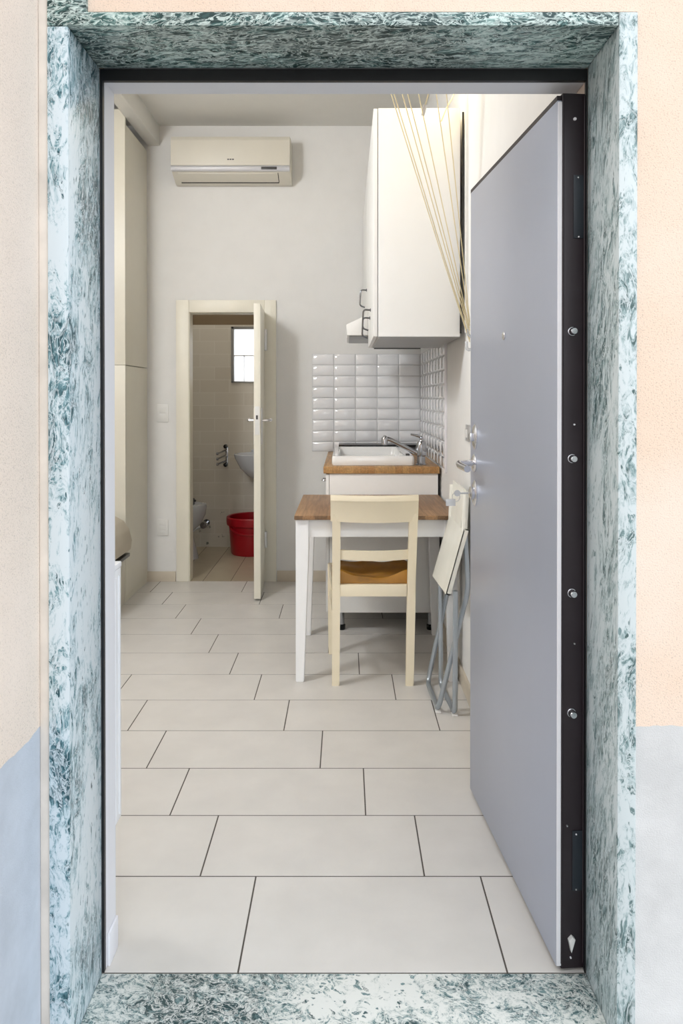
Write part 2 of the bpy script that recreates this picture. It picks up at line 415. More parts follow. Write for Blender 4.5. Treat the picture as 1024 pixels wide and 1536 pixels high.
# bathroom door casing
cx0, cx1, cz = at(264, 600, YB-.015).x, at(414, 600, YB-.015).x, at(300, 450, YB-.015).z
b = bm_new()
box(b, cx0, DX0, YB-.018, YB+.001, 0, cz, .004); box(b, DX1, cx1, YB-.018, YB+.001, 0, cz, .004); box(b, DX0, DX1, YB-.018, YB+.001, DZ, cz, .004)
box(b, DX0-.012, DX0+.004, YB-.008, YB+.10, 0, DZ+.01); box(b, DX1-.002, DX1+.012, YB+.001, YB+.10, 0, DZ+.01); box(b, DX0, DX1, YB+.001, YB+.10, DZ-.004, DZ+.012)
struct('trim_9', b, 'cream_door', 'cream wooden casing around the bathroom doorway', 'door casing')

# ------------------------------------------------------------------ bathroom
BX0, BX1, BY0, BY1 = -1.62, -.30, YB+.09, 6.62
WX0, WX1, WZ0, WZ1 = at(347, 600, BY1).x, -.52, at(360, 574, BY1).z, at(360, 490, BY1).z
tiled_floor('floor_bathroom', BX0, BX1, YB, BY1, ['bath_floor', 'grout'], 'beige floor tiles of the bathroom', [(YB, YB+.6), (YB+.6, BY1)], -.995, 0.0, .195, .003)
b = bm_new()
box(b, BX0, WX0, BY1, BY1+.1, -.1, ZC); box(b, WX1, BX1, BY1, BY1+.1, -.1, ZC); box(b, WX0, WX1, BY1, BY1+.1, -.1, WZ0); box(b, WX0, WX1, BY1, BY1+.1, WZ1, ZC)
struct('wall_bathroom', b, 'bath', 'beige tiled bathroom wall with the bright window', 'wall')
b = bm_new(); box(b, BX0-.1, BX0, BY0, BY1+.1, -.1, ZC)
struct('wall_bathroom_left', b, 'bath', 'beige tiled bathroom wall behind the bidet', 'wall')
b = bm_new(); box(b, BX1, BX1+.1, BY0, BY1+.1, -.1, ZC)
struct('wall_bathroom_right', b, 'bath', 'beige tiled bathroom wall hidden behind the bathroom door', 'wall')
w = thing('window_1', 'small bright frosted bathroom window in the tiled wall', 'window', (WX0, BY1, WZ0), kind='structure')
b = bm_new()
for a in ((WX0, WX0+.022, WZ0, WZ1), (WX1-.022, WX1, WZ0, WZ1)): box(b, a[0], a[1], BY1-.012, BY1+.04, a[2], a[3], .002)
for a in ((WX0, WX1, WZ1-.02, WZ1), (WX0, WX1, WZ0, WZ0+.012)): box(b, a[0], a[1], BY1-.012, BY1+.04, a[2], a[3], .002)
obj('window_frame', b, 'win_frame', w)
b = bm_new(); box(b, WX0+.02, WX1-.02, BY1+.012, BY1+.018, WZ0+.01, WZ1-.018); obj('window_pane', b, 'glass', w)
b = bm_new(); box(b, WX0+.02, WX1-.02, BY1+.006, BY1+.03, (WZ0+WZ1)/2-.012, (WZ0+WZ1)/2-.004); box(b, WX0+.105, WX0+.109, BY1+.006, BY1+.03, WZ0+.01, (WZ0+WZ1)/2); obj('glazing_bar', b, 'white_plastic', w)

# washbasin (hung on the bathroom's back wall)
bl = at(350, 680, 6.36); bz = .817
wb = thing('washbasin', 'grey-white washbasin hung on the bathroom wall above the red bucket', 'washbasin', (bl.x+.27, 6.36, bz-.2))
def half_bowl(rings, cx, cy, n=28):
    out = []
    for sx, sy, z in rings:
        out.append([Vector((cx+sx*math.cos(2*math.pi*k/n), min(cy+sy*math.sin(2*math.pi*k/n), BY1-.002), z)) for k in range(n)])
    return out
b = bm_new(); loft(b, half_bowl([(.07, .09, bz-.215), (.15, .15, bz-.19), (.22, .20, bz-.12), (.262, .235, bz-.04), (.272, .243, bz-.005), (.268, .24, bz), (.245, .215, bz), (.22, .19, bz-.05), (.12, .1, bz-.12), (.02, .02, bz-.13)], bl.x+.272, 6.39)); obj('bowl', b, 'grey_ceramic', wb)
b = bm_new(); box(b, bl.x+.12, bl.x+.42, 6.57, 6.618, bz-.03, bz+.02, .01); obj('back_ledge', b, 'grey_ceramic', wb)
b = bm_new(); tube(b, fillet([(bl.x+.272, 6.58, bz+.02), (bl.x+.272, 6.58, bz+.11), (bl.x+.272, 6.46, bz+.10)], .03), .012); obj('tap', b, 'chrome', wb)
# fill lamp added out of view to brighten the bathroom
bt = thing('added_bath_lamp', 'added unseen fill lamp on the bathroom ceiling', 'lamp', (-1.0, 6.0, ZC-.08))
b = bm_new(); lathe(b, [(.02, -.08), (.09, -.07), (.13, -.03), (.135, 0)], (-1.0, 6.0, ZC-.001)); obj('shade', b, 'globe', bt)
# bidet
bc = at(310, 755, 6.15); bx = bc.x-.27
bd = thing('bidet', 'grey-white ceramic bidet standing by the left bathroom wall', 'bidet', (bx, 6.15, 0))
def ov(cx, cy, sx, sy, z, n=28, pw=1): return [Vector((cx+sx*math.cos(2*math.pi*k/n), cy+sy*math.sin(2*math.pi*k/n), z)) for k in range(n)]
b = bm_new(); loft(b, [ov(bx+.06, 6.15, .145, .11, 0.0), ov(bx+.06, 6.15, .14, .105, .03), ov(bx+.05, 6.15, .115, .085, .16), ov(bx+.04, 6.15, .115, .085, .205)]); obj('pedestal', b, 'grey_ceramic', bd)
b = bm_new(); loft(b, [ov(bx+.02, 6.15, .12, .1, .20), ov(bx+.03, 6.15, .19, .14, .27), ov(bx+.01, 6.15, .25, .175, .35), ov(bx, 6.15, .27, .185, .41), ov(bx, 6.15, .265, .18, .432), ov(bx, 6.15, .235, .15, .436), ov(bx, 6.15, .2, .12, .40), ov(bx, 6.15, .1, .06, .33), ov(bx, 6.15, .02, .02, .325)]); obj('bowl', b, 'grey_ceramic', bd)
b = bm_new(); tp = at(288, 745, 6.15); box(b, tp.x-.05, tp.x+.018, 6.12, 6.18, .425, .478, .008); tube(b, [(tp.x-.01, 6.15, .47), (tp.x+.03, 6.15, .455)], .009); obj('mixer_tap', b, 'dark_plastic', bd)
vp = at(306, 787, 6.5)
sv = thing('stop_valve', 'small chrome stop valve on the bathroom wall beside the bidet', 'valve', (vp.x, 6.5, vp.z))
b = bm_new(); tube(b, [(vp.x, 6.62, vp.z), (vp.x, 6.5, vp.z)], .012); lathe(b, [(.028, 0), (.028, .008)], (vp.x, 6.61, vp.z), 'Y'); obj('pipe', b, 'chrome', sv)
b = bm_new(); lathe(b, [(.0, -.03), (.026, -.028), (.03, -.01), (.03, .012), (.012, .02)], (vp.x, 6.48, vp.z), 'Y'); obj('knob', b, 'chrome', sv)
b = bm_new(); tube(b, [(vp.x-.01, 6.5, vp.z-.005), (vp.x-.09, 6.45, vp.z-.045)], .011); obj('hose', b, 'grey_ceramic', sv)
# red bucket
kp = at(378, 829, 6.36)
bk = thing('bucket', 'red plastic bucket on the bathroom floor below the washbasin', 'bucket', (kp.x, kp.y, 0))
b = bm_new(); lathe(b, [(.0, .004), (.165, .0), (.172, .01), (.19, .25), (.188, .25), (.168, .014), (.0, .012)], (kp.x, kp.y, 0), seg=40); obj('body', b, 'red', bk)
b = bm_new(); lathe(b, [(.186, .235), (.206, .24), (.21, .27), (.208, .30), (.2, .308), (.187, .303), (.183, .26), (.183, .235)], (kp.x, kp.y, 0), seg=40); obj('rim', b, 'red', bk)
b = bm_new()
hp = []
for k in range(17):
    a = math.radians(-150+k*7.5); hp.append((kp.x+.196*math.cos(a), kp.y+.196*math.sin(a), .245-.065*math.sin(math.pi*k/16)**.5))
tube(b, hp, .008, 8); obj('handle', b, 'red', bk)
# chrome rack of hooks
rk = at(340, 683, BY1)
rt = thing('hook_rack', 'chrome rack of short rods on tiled wall left of the washbasin', 'rack', (rk.x, BY1, rk.z))
b = bm_new(); box(b, rk.x-.008, rk.x+.012, BY1-.012, BY1, rk.z-.085, rk.z+.085, .004); obj('mounting_plate', b, 'chrome', rt)
for k in range(3):
    z = rk.z+.035-.045*k
    b = bm_new(); tube(b, [(rk.x, BY1-.01, z+.012), (rk.x-.06, BY1-.09, z-.012)], .007, 10); lathe(b, [(0, -.012), (.012, -.008), (.012, .008), (0, .012)], (rk.x-.064, BY1-.094, z-.014), 'X', 12); obj('rod', b, 'chrome', rt)
for k in (-1, 1):
    b = bm_new(); lathe(b, [(.0, -.02), (.018, -.016), (.018, .01), (.012, .014)], (rk.x-.006, BY1-.02, rk.z+.078*k), 'Y', 16); obj('knob', b, 'black', rt)

# ------------------------------------------------------------------ bathroom door (open into the room)
hx = at(396, 600, YB-.02).x
d2 = thing('door_2', 'narrow cream bathroom door standing open edge-on', 'door', (hx, YB-.02, 0), kind='structure')
fy = 4.86
x0, x1 = at(380.5, 600, fy).x, at(390.5, 600, fy).x
zt, zb = at(385, 455, fy).z, .012
b = bm_new(); prism(b, [(x0, fy), (x1, fy), (hx+.004, YB-.022), (hx-.040, YB-.022)], zb, zt, 'Z', .002); obj('leaf', b, 'cream_door', d2)
zz0, zz1, zm = at(388, 667, fy).z, at(388, 612, fy).z, at(385, 631, fy).z
def leafx(y): return x1+(hx+.004-x1)*(y-fy)/(YB-.022-fy)
b = bm_new(); box(b, x1-.001, x1+.006, fy+.03, fy+.075, zz0, zz1, .002); box(b, x0-.005, x0+.001, fy+.03, fy+.075, zz0, zz1, .002); obj('handle_plate', b, 'white_plastic', d2)
b = bm_new(); box(b, x0+.006, x1-.005, fy-.0025, fy+.02, zm-.09, zm+.09, .001); obj('lock_plate', b, 'white_plastic', d2)
b = bm_new(); box(b, x0+.014, x1-.016, fy-.005, fy+.01, zm+.008, zm+.034, .001); obj('latch', b, 'dark_plastic', d2)
for s, xs in ((-1, x0), (1, x1)):
    b = bm_new(); tube(b, fillet([(xs, fy+.05, zm), (xs+s*.045, fy+.05, zm), (xs+s*.05, fy+.15, zm)], .012), .0075, 10); lathe(b, [(.011, -.006), (.011, .006)], (xs+s*.048, fy+.15, zm), 'Y', 10); obj('handle', b, 'satin', d2)
for py0, py1 in ((797, 821), (494, 526)):
    a0, a1 = at(397, py1, YB-.03).z, at(397, py0, YB-.03).z
    b = bm_new(); tube(b, [(hx+.014, YB-.034, a0), (hx+.014, YB-.034, a1)], .0085, 12); box(b, hx+.003, hx+.014, YB-.05, YB-.03, a0, a1, .001); obj('hinge', b, 'zinc', d2)

# ------------------------------------------------------------------ entrance door (open inwards, hinge edge towards the street)
P0, P1 = Vector((.4705, 1.722)), Vector((.405, 2.507))
dv = P1-P0; DL = dv.length; ang = math.atan2(dv.y, dv.x)
d1 = thing('door_1', 'grey security door standing open with its dark hinge edge to the street', 'door', (P0.x, P0.y, 0), ang, kind='structure')
# local frame: x along the leaf, +y is the grey street side, z up
b = bm_new(); box(b, 0, DL, -.0105, 0, .012, 1.944, .0015); obj('panel', b, 'grey_panel', d1, local=True)
b = bm_new(); box(b, -.004, 0.0, -.0105, -.0005, .014, 1.940, .001); obj('edge_strip', b, 'white_strip', d1, local=True)
b = bm_new(); box(b, -.002, DL+.004, -.0635, -.0108, .006, 1.960, .002); box(b, .004, DL+.004, -.0108, -.0008, 1.9445, 1.956); obj('body', b, 'dark_steel', d1, local=True)
b = bm_new(); tube(b, [(-.004, -.0115, .02), (-.004, -.0115, 1.955)], .0022, 8); tube(b, [(-.004, -.0605, .02), (-.004, -.0605, 1.955)], .002, 8); obj('edge_lip', b, 'dark_steel', d1, local=True)
def zpix(py, Y=1.72): return at(858, py, Y).z
for py in (497, 688, 890, 1070):
    z = zpix(py); b = bm_new()
    lathe(b, [(.0, -.018), (.0066, -.0175), (.0082, -.014), (.0088, 0)], (0, -.034, z), 'X', 18)
    lathe(b, [(.0098, -.0025), (.0098, 0)], (0, -.034, z), 'X', 18)
    obj('bolt', b, 'satin', d1, local=True)
z = zpix(1415); b = bm_new()
prism(b, [(-.041, z+.012), (-.034, z+.018), (-.026, z+.010), (-.032, z-.018)], -.012, 0, 'X', .001); obj('wedge', b, 'white_plastic', d1, local=True)
for py0, py1 in ((357, 262), (1337, 1247)):
    b = bm_new(); box(b, -.0042, -.001, -.0615, -.036, zpix(py0), zpix(py1), .001); obj('hinge_plate', b, 'blue_black', d1, local=True)
for px, py in ((862, 178), (868, 355), (867, 266), (862, 637), (866, 1252), (866, 1335), (863, 966), (858, 1437), (852, 1239)):
    r = .0036 if py == 178 else .0019
    b = bm_new(); lathe(b, [(0, -.0062), (r*.8, -.0058), (r, -.0045), (r, 0)], (0, -.0105-(px-843)*.00148, zpix(py)), 'X', 12); obj('screw', b, 'white_strip' if py in (178, 637, 355, 1252, 1437) else 'zinc', d1, local=True)
# fittings on the grey face
def on_face(px, py):
    u = (px-HX)/F; t = (P0.x-u*P0.y)/(u*dv.y-dv.x); Y = P0.y+t*dv.y
    return t*DL, at(px, py, Y).z
lx, lz = on_face(756, 504)
b = bm_new(); lathe(b, [(.011, 0), (.0115, .002), (.009, .0045), (.0, .005)], (lx, 0, lz), 'Y', 20); obj('peephole', b, 'satin', d1, local=True)
def rosette(px, py0, py1, name):
    lx, z0 = on_face(px, py1); _, z1 = on_face(px, py0)
    zc, h = (z0+z1)/2, (z1-z0)/2
    b = bm_new(); n = 28
    loft(b, [[Vector((lx+r*.026*math.cos(2*math.pi*k/n), y, zc+r*h*math.sin(2*math.pi*k/n))) for k in range(n)] for r, y in ((1, 0), (1, .003), (.8, .0075), (.4, .010), (.05, .0105))])
    return obj(name, b, 'satin', d1, local=True), lx, zc
_, lx, lz = rosette(713, 636, 674, 'lock_rosette')
b = bm_new(); box(b, lx-.012, lx+.012, .006, .021, lz-.014, lz+.012, .003); obj('thumb_turn', b, 'satin', d1, local=True)
_, lx, lz = rosette(712, 681, 708, 'handle_rosette')
b = bm_new(); tube(b, fillet([(lx, .005, lz), (lx, .052, lz), (lx-.03, .056, lz-.004), (lx-.115, .052, lz-.008)], .018), .0105, 14); obj('lever_handle', b, 'satin', d1, local=True)
_, lx, lz = rosette(713, 720, 759, 'cylinder_rosette')
b = bm_new(); lathe(b, [(.021, .004), (.021, .016), (.015, .019), (.0, .0195)], (lx, 0, lz), 'Y', 24); obj('cylinder_guard', b, 'satin', d1, local=True)
# key and tag hanging from the cylinder
W = Matrix.Translation((P0.x, P0.y, 0)) @ Matrix.Rotation(ang, 4, 'Z')
kw = W @ Vector((lx, .0225, lz))
ky = thing('key', 'key with a pale tag left in the lower lock of the grey door', 'key', kw)
n_ = (W.to_3x3() @ Vector((0, 1, 0)))
b = bm_new(); tube(b, [kw, kw+n_*.028], .0028, 8); lathe(b, [(.0, -.001), (.010, -.001), (.010, .001), (0, .001)], kw+n_*.036, 'Y', 16); obj('key_blade', b, 'zinc', ky)
b = bm_new(); c = kw+n_*.04+Vector((0, 0, -.012)); tube(b, [c+Vector((.012*math.cos(a), 0, .014*math.sin(a))) for a in [2*math.pi*k/20 for k in range(21)]], .0011, 6); obj('ring', b, 'zinc', ky)
b = bm_new(); c = kw+n_*.058+Vector((0, 0, -.03)); box(b, c.x-.014, c.x+.016, c.y-.002, c.y+.002, c.z-.010, c.z+.012, .0015); obj('tag', b, 'clear', ky)

# ------------------------------------------------------------------ air conditioner
ac = thing('air_conditioner', 'ivory split air conditioner on the back wall above the bathroom door', 'air conditioner', (-.763, YB, 2.75))
ax0, ax1 = at(256, 240, 5.18).x, at(434.5, 240, 5.18).x
zt, zs1, zs0, zb = at(340, 203.5, 5.18).z, at(340, 248, 5.18).z, at(340, 256, 5.185).z, at(340, 278.5, 5.35).z
b = bm_new(); prism(b, [(YB-.001, zt-.005), (5.205, zt-.005), (5.205, zs0), (5.33, zb), (YB-.001, zb)], ax0, ax1+.004, 'X', .006); obj('body', b, 'ac_white', ac)
b = bm_new(); prism(b, [(5.21, zt), (5.188, zt-.004), (5.178, zt-.03), (5.178, zs1), (5.21, zs1)], ax0, ax1, 'X', .003); obj('front_panel', b, 'ac_white', ac)
b = bm_new(); prism(b, [(5.21, zs1-.001), (5.181, zs1-.001), (5.176, (zs0+zs1)/2), (5.183, zs0), (5.21, zs0)], ax0, ax1-.002, 'X', .002); obj('silver_strip', b, 'ac_silver', ac)
b = bm_new(); p, q = at(391.5, 250, 5.176), at(415, 254, 5.176); box(b, p.x, q.x, 5.1745, 5.18, q.z, p.z, .0008); obj('display', b, 'dark_plastic', ac)
def lv(t, d):
    dy, dz = .125, zb-zs0; n = math.hypot(dy, dz)
    return (5.205+dy*t+dz/n*d, zs0+dz*t-dy/n*d)
b = bm_new(); prism(b, [lv(.10, -.001), lv(.12, .004), lv(.76, .005), lv(.78, -.001)], ax0+.04, ax1-.085, 'X', .001); obj('louvre', b, 'ac_white', ac)
b = bm_new(); prism(b, [lv(.785, -.002), lv(.785, .0015), lv(.865, .0015), lv(.865, -.002)], ax0+.045, ax1-.082, 'X'); prism(b, [lv(.10, -.002), lv(.10, .0015), lv(.80, .0015), lv(.80, -.002)], ax1-.0845, ax1-.080, 'X'); obj('air_slot', b, 'black', ac)
b = bm_new()
for k in range(3):
    p = at(342.2+k*3.6, 239, 5.178); box(b, p.x-.0065, p.x+.0055, 5.1765, 5.179, p.z-.004, p.z+.004, .001)
obj('logo', b, 'dark_plastic', ac)

# ------------------------------------------------------------------ switches and sockets
def plate(name, px0, px1, py0, py1, Y, label, cat, n):
    p, q = at(px0, py0, Y), at(px1, py1, Y)
    t = thing(name, label, cat, ((p.x+q.x)/2, Y, q.z))
    b = bm_new(); box(b, p.x, q.x, Y-.009, Y, q.z, p.z, .003); obj('cover_plate', b, 'white_plastic', t)
    cx, h = (p.x+q.x)/2, p.z-q.z
    for k in range(n):
        z0 = q.z+h*.14+k*h*.74/n
        b = bm_new(); box(b, cx-.021, cx+.021, Y-.0125, Y-.008, z0, z0+h*.70/n-.002, .0015); obj('rocker' if n == 2 else 'module', b, 'white_plastic', t)
plate('light_switch', 235.5, 253, 606.5, 633, YB, 'white double light switch plate left of the bathroom door', 'switch', 2)
plate('power_socket', 235.5, 252.5, 778.5, 803, YB, 'white socket plate low on the wall by the cupboard', 'socket', 3)
sp, sq = at(697, 637, 3.3), at(703, 662, 3.3)
ls = thing('light_switch', 'small switch plate on the right wall beside the grey door', 'switch', (XR, 3.3, sq.z))
b = bm_new(); box(b, XR-.008, XR, 3.255, 3.335, sq.z, sp.z, .003); obj('cover_plate', b, 'zinc', ls)
b = bm_new(); box(b, XR-.012, XR-.007, 3.272, 3.318, sq.z+.016, sp.z-.02, .002); obj('rocker', b, 'white_plastic', ls)

# ------------------------------------------------------------------ cream cupboard and bench on the left
wd = thing('wardrobe', 'tall cream cupboard in the back left corner of the room', 'wardrobe', (-1.7, 5.1, 0))
b = bm_new(); box(b, XL+.02, -1.392, 4.855, YB-.001, 0, 2.985, .002); obj('carcass', b, 'wardrobe', wd)
zs = 1.482
b = bm_new(); box(b, -1.391, -1.371, 4.84, YB-.028, .045, zs-.003, .002); obj('lower_door', b, 'wardrobe', wd)
b = bm_new(); box(b, -1.391, -1.371, 4.84, YB-.028, zs+.003, 2.985, .002); obj('upper_door', b, 'wardrobe', wd)
b = bm_new(); box(b, -1.391, -1.374, 4.84, YB-.03, .0, .043, .001); obj('plinth', b, 'wardrobe', wd)
sx = at(188.3, 600, 4.82).x
b = bm_new(); box(b, XL+.02, sx, 4.815, 4.838, .0, zs-.001, .001); obj('lower_end_panel', b, 'wardrobe', wd)
b = bm_new(); box(b, XL+.02, sx, 4.815, 4.838, zs+.001, at(170, 164, 4.82).z, .001); obj('upper_end_panel', b, 'wardrobe', wd)
sf = thing('bench', 'cream bench with a rounded beige pad against the cupboard end', 'bench', (-1.75, 4.4, 0))
b = bm_new(); box(b, XL+.02, -1.372, 4.0, 4.812, 0, .295, .003); obj('base', b, 'wardrobe', sf)
b = bm_new(); box(b, XL+.02, -1.336, 4.0, 4.79, .297, .318, .003); obj('dark_rail', b, 'dark_plastic', sf)
b = bm_new(); pr = [(XL+.03, .322)]
for x, z in ((-1.36, .322), (-1.325, .345), (-1.318, .40), (-1.335, .47), (-1.37, .52), (-1.44, .557), (-1.52, .572), (XL+.03, .575)): pr.append((x, z))
prism(b, pr, 4.3, 4.78, 'Y', .012); obj('pad', b, 'beige_fabric', sf)

# radiator on the inside of the front wall
rd = thing('radiator', 'white panel radiator seen end-on beside the entrance', 'radiator', (-.9, 1.87, .254))
for y0, y1 in ((1.832, 1.846), (1.886, 1.9)):
    b = bm_new(); box(b, -1.3, -.556, y0, y1, .262, .862, .005); obj('panel', b, 'radiator', rd)
b = bm_new(); box(b, -.558, -.5515, 1.834, 1.898, .255, .868, .003); box(b, -.5515, -.5495, 1.848, 1.856, .27, .85); box(b, -.5515, -.5495, 1.876, 1.884, .27, .85); obj('side_cover', b, 'radiator', rd)
b = bm_new(); box(b, -1.3, -.5505, 1.83, 1.902, .868, .882, .004); obj('top_grille', b, 'radiator', rd)
for x in (-1.2, -.65):
    b = bm_new(); box(b, x, x+.04, YF, 1.834, .35, .8); obj('wall_bracket', b, 'radiator', rd)
# small skirting end inside the doorway
b = bm_new(); box(b, JL+.0065, JL+.013, 1.735, 1.80, 0, .075, .003)
struct('baseboard_left', b, 'reveal', 'short white skirting end at the foot of the left reveal', 'skirting')

# ------------------------------------------------------------------ kitchen: tiles
def metro(bm, cols, rows, place, w, h, ztop):
    for i in range(cols):
        for j in range(rows):
            z1 = ztop-j*h; z0 = max(z1-h, .905)
            if z1-z0 < .02: continue
            g, bv, d0, d1 = .0020, .0125, .003, .0095
            lo = [(i*w+g, z0+g), ((i+1)*w-g, z0+g), ((i+1)*w-g, z1-g), (i*w+g, z1-g)]
            hi = [(i*w+bv, z0+bv), ((i+1)*w-bv, z0+bv), ((i+1)*w-bv, z1-bv), (i*w+bv, z1-bv)]
            A = [bm.verts.new(place(u, 0, z)) for u, z in lo]; B = [bm.verts.new(place(u, d0, z)) for u, z in lo]; D = [bm.verts.new(place(u, d1, z)) for u, z in hi]
            for P, Q in ((A, B), (B, D)):
                for k in range(4): bm.faces.new((P[k], P[(k+1) % 4], Q[(k+1) % 4], Q[k]))
            bm.faces.new(D)
ZT, tw, th = at(550, 531, YB).z, .1505, .0762
bx0 = at(468, 600, YB).x
b = bm_new(); metro(b, 5, 9, lambda u, d, z: Vector((bx0+u, YB-.001-d, z)), tw, th, ZT)
box(b, bx0, XR, YB-.0025, YB, .905, ZT, mi=1)
struct('trim_10', b, ['metro', 'metro_grout'], 'white bevelled wall tiles on the back wall above the sink', 'wall tiles')
b = bm_new(); metro(b, 9, 9, lambda u, d, z: Vector((XR-.001-d, YB-.012-u, z)), tw, th, ZT)
box(b, XR-.0025, XR, YB-.012-9*tw, YB-.003, .905, ZT, mi=1)
struct('trim_11', b, ['metro', 'metro_grout'], 'white bevelled wall tiles on the right wall beside the tap', 'wall tiles')
b = bm_new(); ye = YB-.012-9*tw; box(b, XR-.012, XR, ye-.016, ye-.001, .89, ZT+.01, .003)
struct('trim_12', b, 'white_strip', 'white vertical edging strip at the end of the wall tiles', 'edging')

# base cabinet
CF, CX0, CX1 = 4.22, at(488.5, 700, 4.22).x, .505
kc = thing('kitchen_cabinet', 'white kitchen base unit on short metal legs below the sink', 'cabinet', ((CX0+CX1)/2, 4.7, 0))
b = bm_new(); box(b, CX0+.02, CX1, CF, YB-.03, .105, .866, .002); obj('carcass', b, 'white_lam', kc)
for y0, y1 in ((CF, CF+.56), (CF+.564, YB-.04)):
    dd = bm_new(); box(dd, CX0, CX0+.018, y0, y1, .11, .862, .002); dr = obj('door', dd, 'white_lam', kc)
    b = bm_new(); tube(b, fillet([(CX0, y1-.1, .79), (CX0-.03, y1-.1, .79), (CX0-.03, y1-.2, .79), (CX0, y1-.2, .79)], .012), .005, 8); obj('handle', b, 'chrome', dr)
for x in (CX0+.085, CX1-.035):
    for y in (CF+.05, YB-.12):
        b = bm_new(); lathe(b, [(.016, .03), (.016, .105)], (x, y, 0), seg=16); lathe(b, [(.02, 0), (.022, .004), (.022, .026), (.016, .03)], (x, y, 0), seg=16, mi=1); obj('leg', b, ['chrome', 'black'], kc)
b = bm_new(); box(b, at(485, 700, CF).x, XR-.013, CF-.012, YB-.013, .867, at(560, 700, CF-.012).z, .003)
tag(obj('worktop', b, 'counter'), 'oiled wooden worktop under the white sink', 'worktop')
WT = at(560, 700, CF-.012).z
# sink
SX0, SX1, SY0, SY1 = at(497.5, 690, 4.26).x, at(621.5, 690, 4.26).x, 4.26, 5.12
SZ = WT+.054
sk = thing('sink', 'white ceramic sink set on the wooden worktop', 'sink', ((SX0+SX1)/2, (SY0+SY1)/2, WT))
def rrect(x0, x1, y0, y1, z, r, n=5):
    out = []
    for cx, cy, a0 in ((x1-r, y1-r, 0), (x0+r, y1-r, 90), (x0+r, y0+r, 180), (x1-r, y0+r, 270)):
        for k in range(n+1):
            a = math.radians(a0+90*k/n); out.append(Vector((cx+r*math.cos(a), cy+r*math.sin(a), z)))
    return out
b = bm_new(); e = .0015
loft(b, [rrect(SX0+.004, SX1-.004, SY0+.004, SY1-.004, WT+e, .018), rrect(SX0, SX1, SY0, SY1, WT+.012, .02), rrect(SX0, SX1, SY0, SY1, SZ-.010, .022), rrect(SX0+.004, SX1-.004, SY0+.004, SY1-.004, SZ-.001, .022),
         rrect(SX0+.012, SX1-.012, SY0+.012, SY1-.012, SZ, .022), rrect(SX0+.032, SX1-.05, SY0+.025, SY1-.06, SZ-.001, .03), rrect(SX0+.038, SX1-.056, SY0+.031, SY1-.066, SZ-.008, .03), rrect(SX0+.045, SX1-.062, SY0+.04, SY1-.075, WT+.004, .03)])
obj('basin', b, 'ceramic', sk)
b = bm_new(); lathe(b, [(.0, 0), (.032, 0), (.035, .003), (.02, .004), (.0, .003)], ((SX0+SX1)/2, 4.6, WT+.004)); obj('drain', b, 'chrome', sk)
b = bm_new(); lathe(b, [(.011, -.001), (.012, .006), (.0, .008)], (SX1-.03, SY0+.1, SZ), seg=16); obj('overflow_cap', b, 'dark_plastic', sk)
# cooktop behind the sink
hz = at(560, 667, 5.14).z
hb = thing('cooktop', 'black cooktop edge showing behind the white sink', 'cooktop', (.2, 5.25, WT))
b = bm_new(); box(b, SX0+.03, XR-.03, 5.14, 5.36, hz-.013, hz, .003); obj('glass_top', b, 'black', hb)
b = bm_new(); box(b, SX0+.06, XR-.05, 5.155, 5.35, WT+.001, hz-.0135, .002); obj('housing', b, 'dark_plastic', hb)
# tap
fx, fyy = at(631.5, 697, 4.3).x, 4.3
fc = thing('faucet', 'chrome mixer tap with a long spout beside the white sink', 'tap', (fx, fyy, WT))
b = bm_new(); lathe(b, [(.030, .001), (.030, .005), (.023, .010), (.0225, .05), (.027, .055), (.030, .095), (.028, .118), (.022, .132), (.0, .138)], (fx, fyy, WT), seg=28); obj('body', b, 'chrome', fc)
t0, t1, t2 = at(634, 687, 4.3), at(584, 659, 4.28), at(577, 656, 4.278)
b = bm_new(); a = Vector((fx, fyy, WT+.055)); tube(b, fillet([a, Vector((t1.x, t1.y, t1.z)), Vector((t2.x-.004, t2.y, t2.z-.006))], .02), [.0125]*4+[.0125]*(len(fillet([a, t1, t2], .02))-4), 14)
obj('spout', b, 'chrome', fc)
b = bm_new(); c = at(577.5, 656, 4.278); tube(b, [c+Vector((.004, 0, .009)), c+Vector((-.002, 0, -.005)), c+Vector((-.004, 0, -.042))], [.010, .0185, .0175], 16); obj('spray_head', b, 'chrome', fc)
b = bm_new(); p = [Vector((fx, fyy, WT+.125)), Vector((fx+.004, fyy, WT+.148)), Vector((fx-.012, fyy-.004, WT+.162)), Vector((fx-.06, fyy-.01, WT+.172))]
tube(b, fillet(p, .018), [.018]+[.013]*7+[.008]*7+[.0045], 12); obj('lever', b, 'chrome', fc)

# ------------------------------------------------------------------ wall cabinets
UY0, UY1, UX0, UX1, UZ0, UZ1 = 3.37, 4.16, at(560, 300, 3.37).x, at(690, 300, 3.37).x, at(600, 505, 3.37).z, at(600, 162, 3.37).z
def handle_loop(x, y, z, w=.018):
    b = bm_new(); tube(b, fillet([(x, y, z+.048), (x-.036, y, z+.05), (x-.04, y, z-.04), (x-.012, y, z-.05)], .016), .0042, 10)
    lathe(b, [(.008, -.004), (.008, .0)], (x, y, z+.048), 'X', 12); return b
uc = thing('wall_cabinet', 'tall white wall cabinet with its plain side facing the entrance', 'cabinet', ((UX0+UX1)/2, 3.76, UZ0))
b = bm_new(); box(b, UX0+.020, UX1, UY0, UY1, UZ0, UZ1, .002); obj('carcass', b, 'white_lam', uc)
ym = (UY0+UY1)/2
for y0, y1, hy, hz_ in ((UY0+.001, ym-.002, ym-.04, 1.655), (ym+.002, UY1-.002, ym+.045, 1.625)):
    dd = bm_new(); box(dd, UX0, UX0+.0175, y0, y1, UZ0+.001, UZ1-.002, .002); dr = obj('door', dd, 'white_lam', uc)
    obj('handle', handle_loop(UX0, hy, hz_), 'dark_chrome', dr)
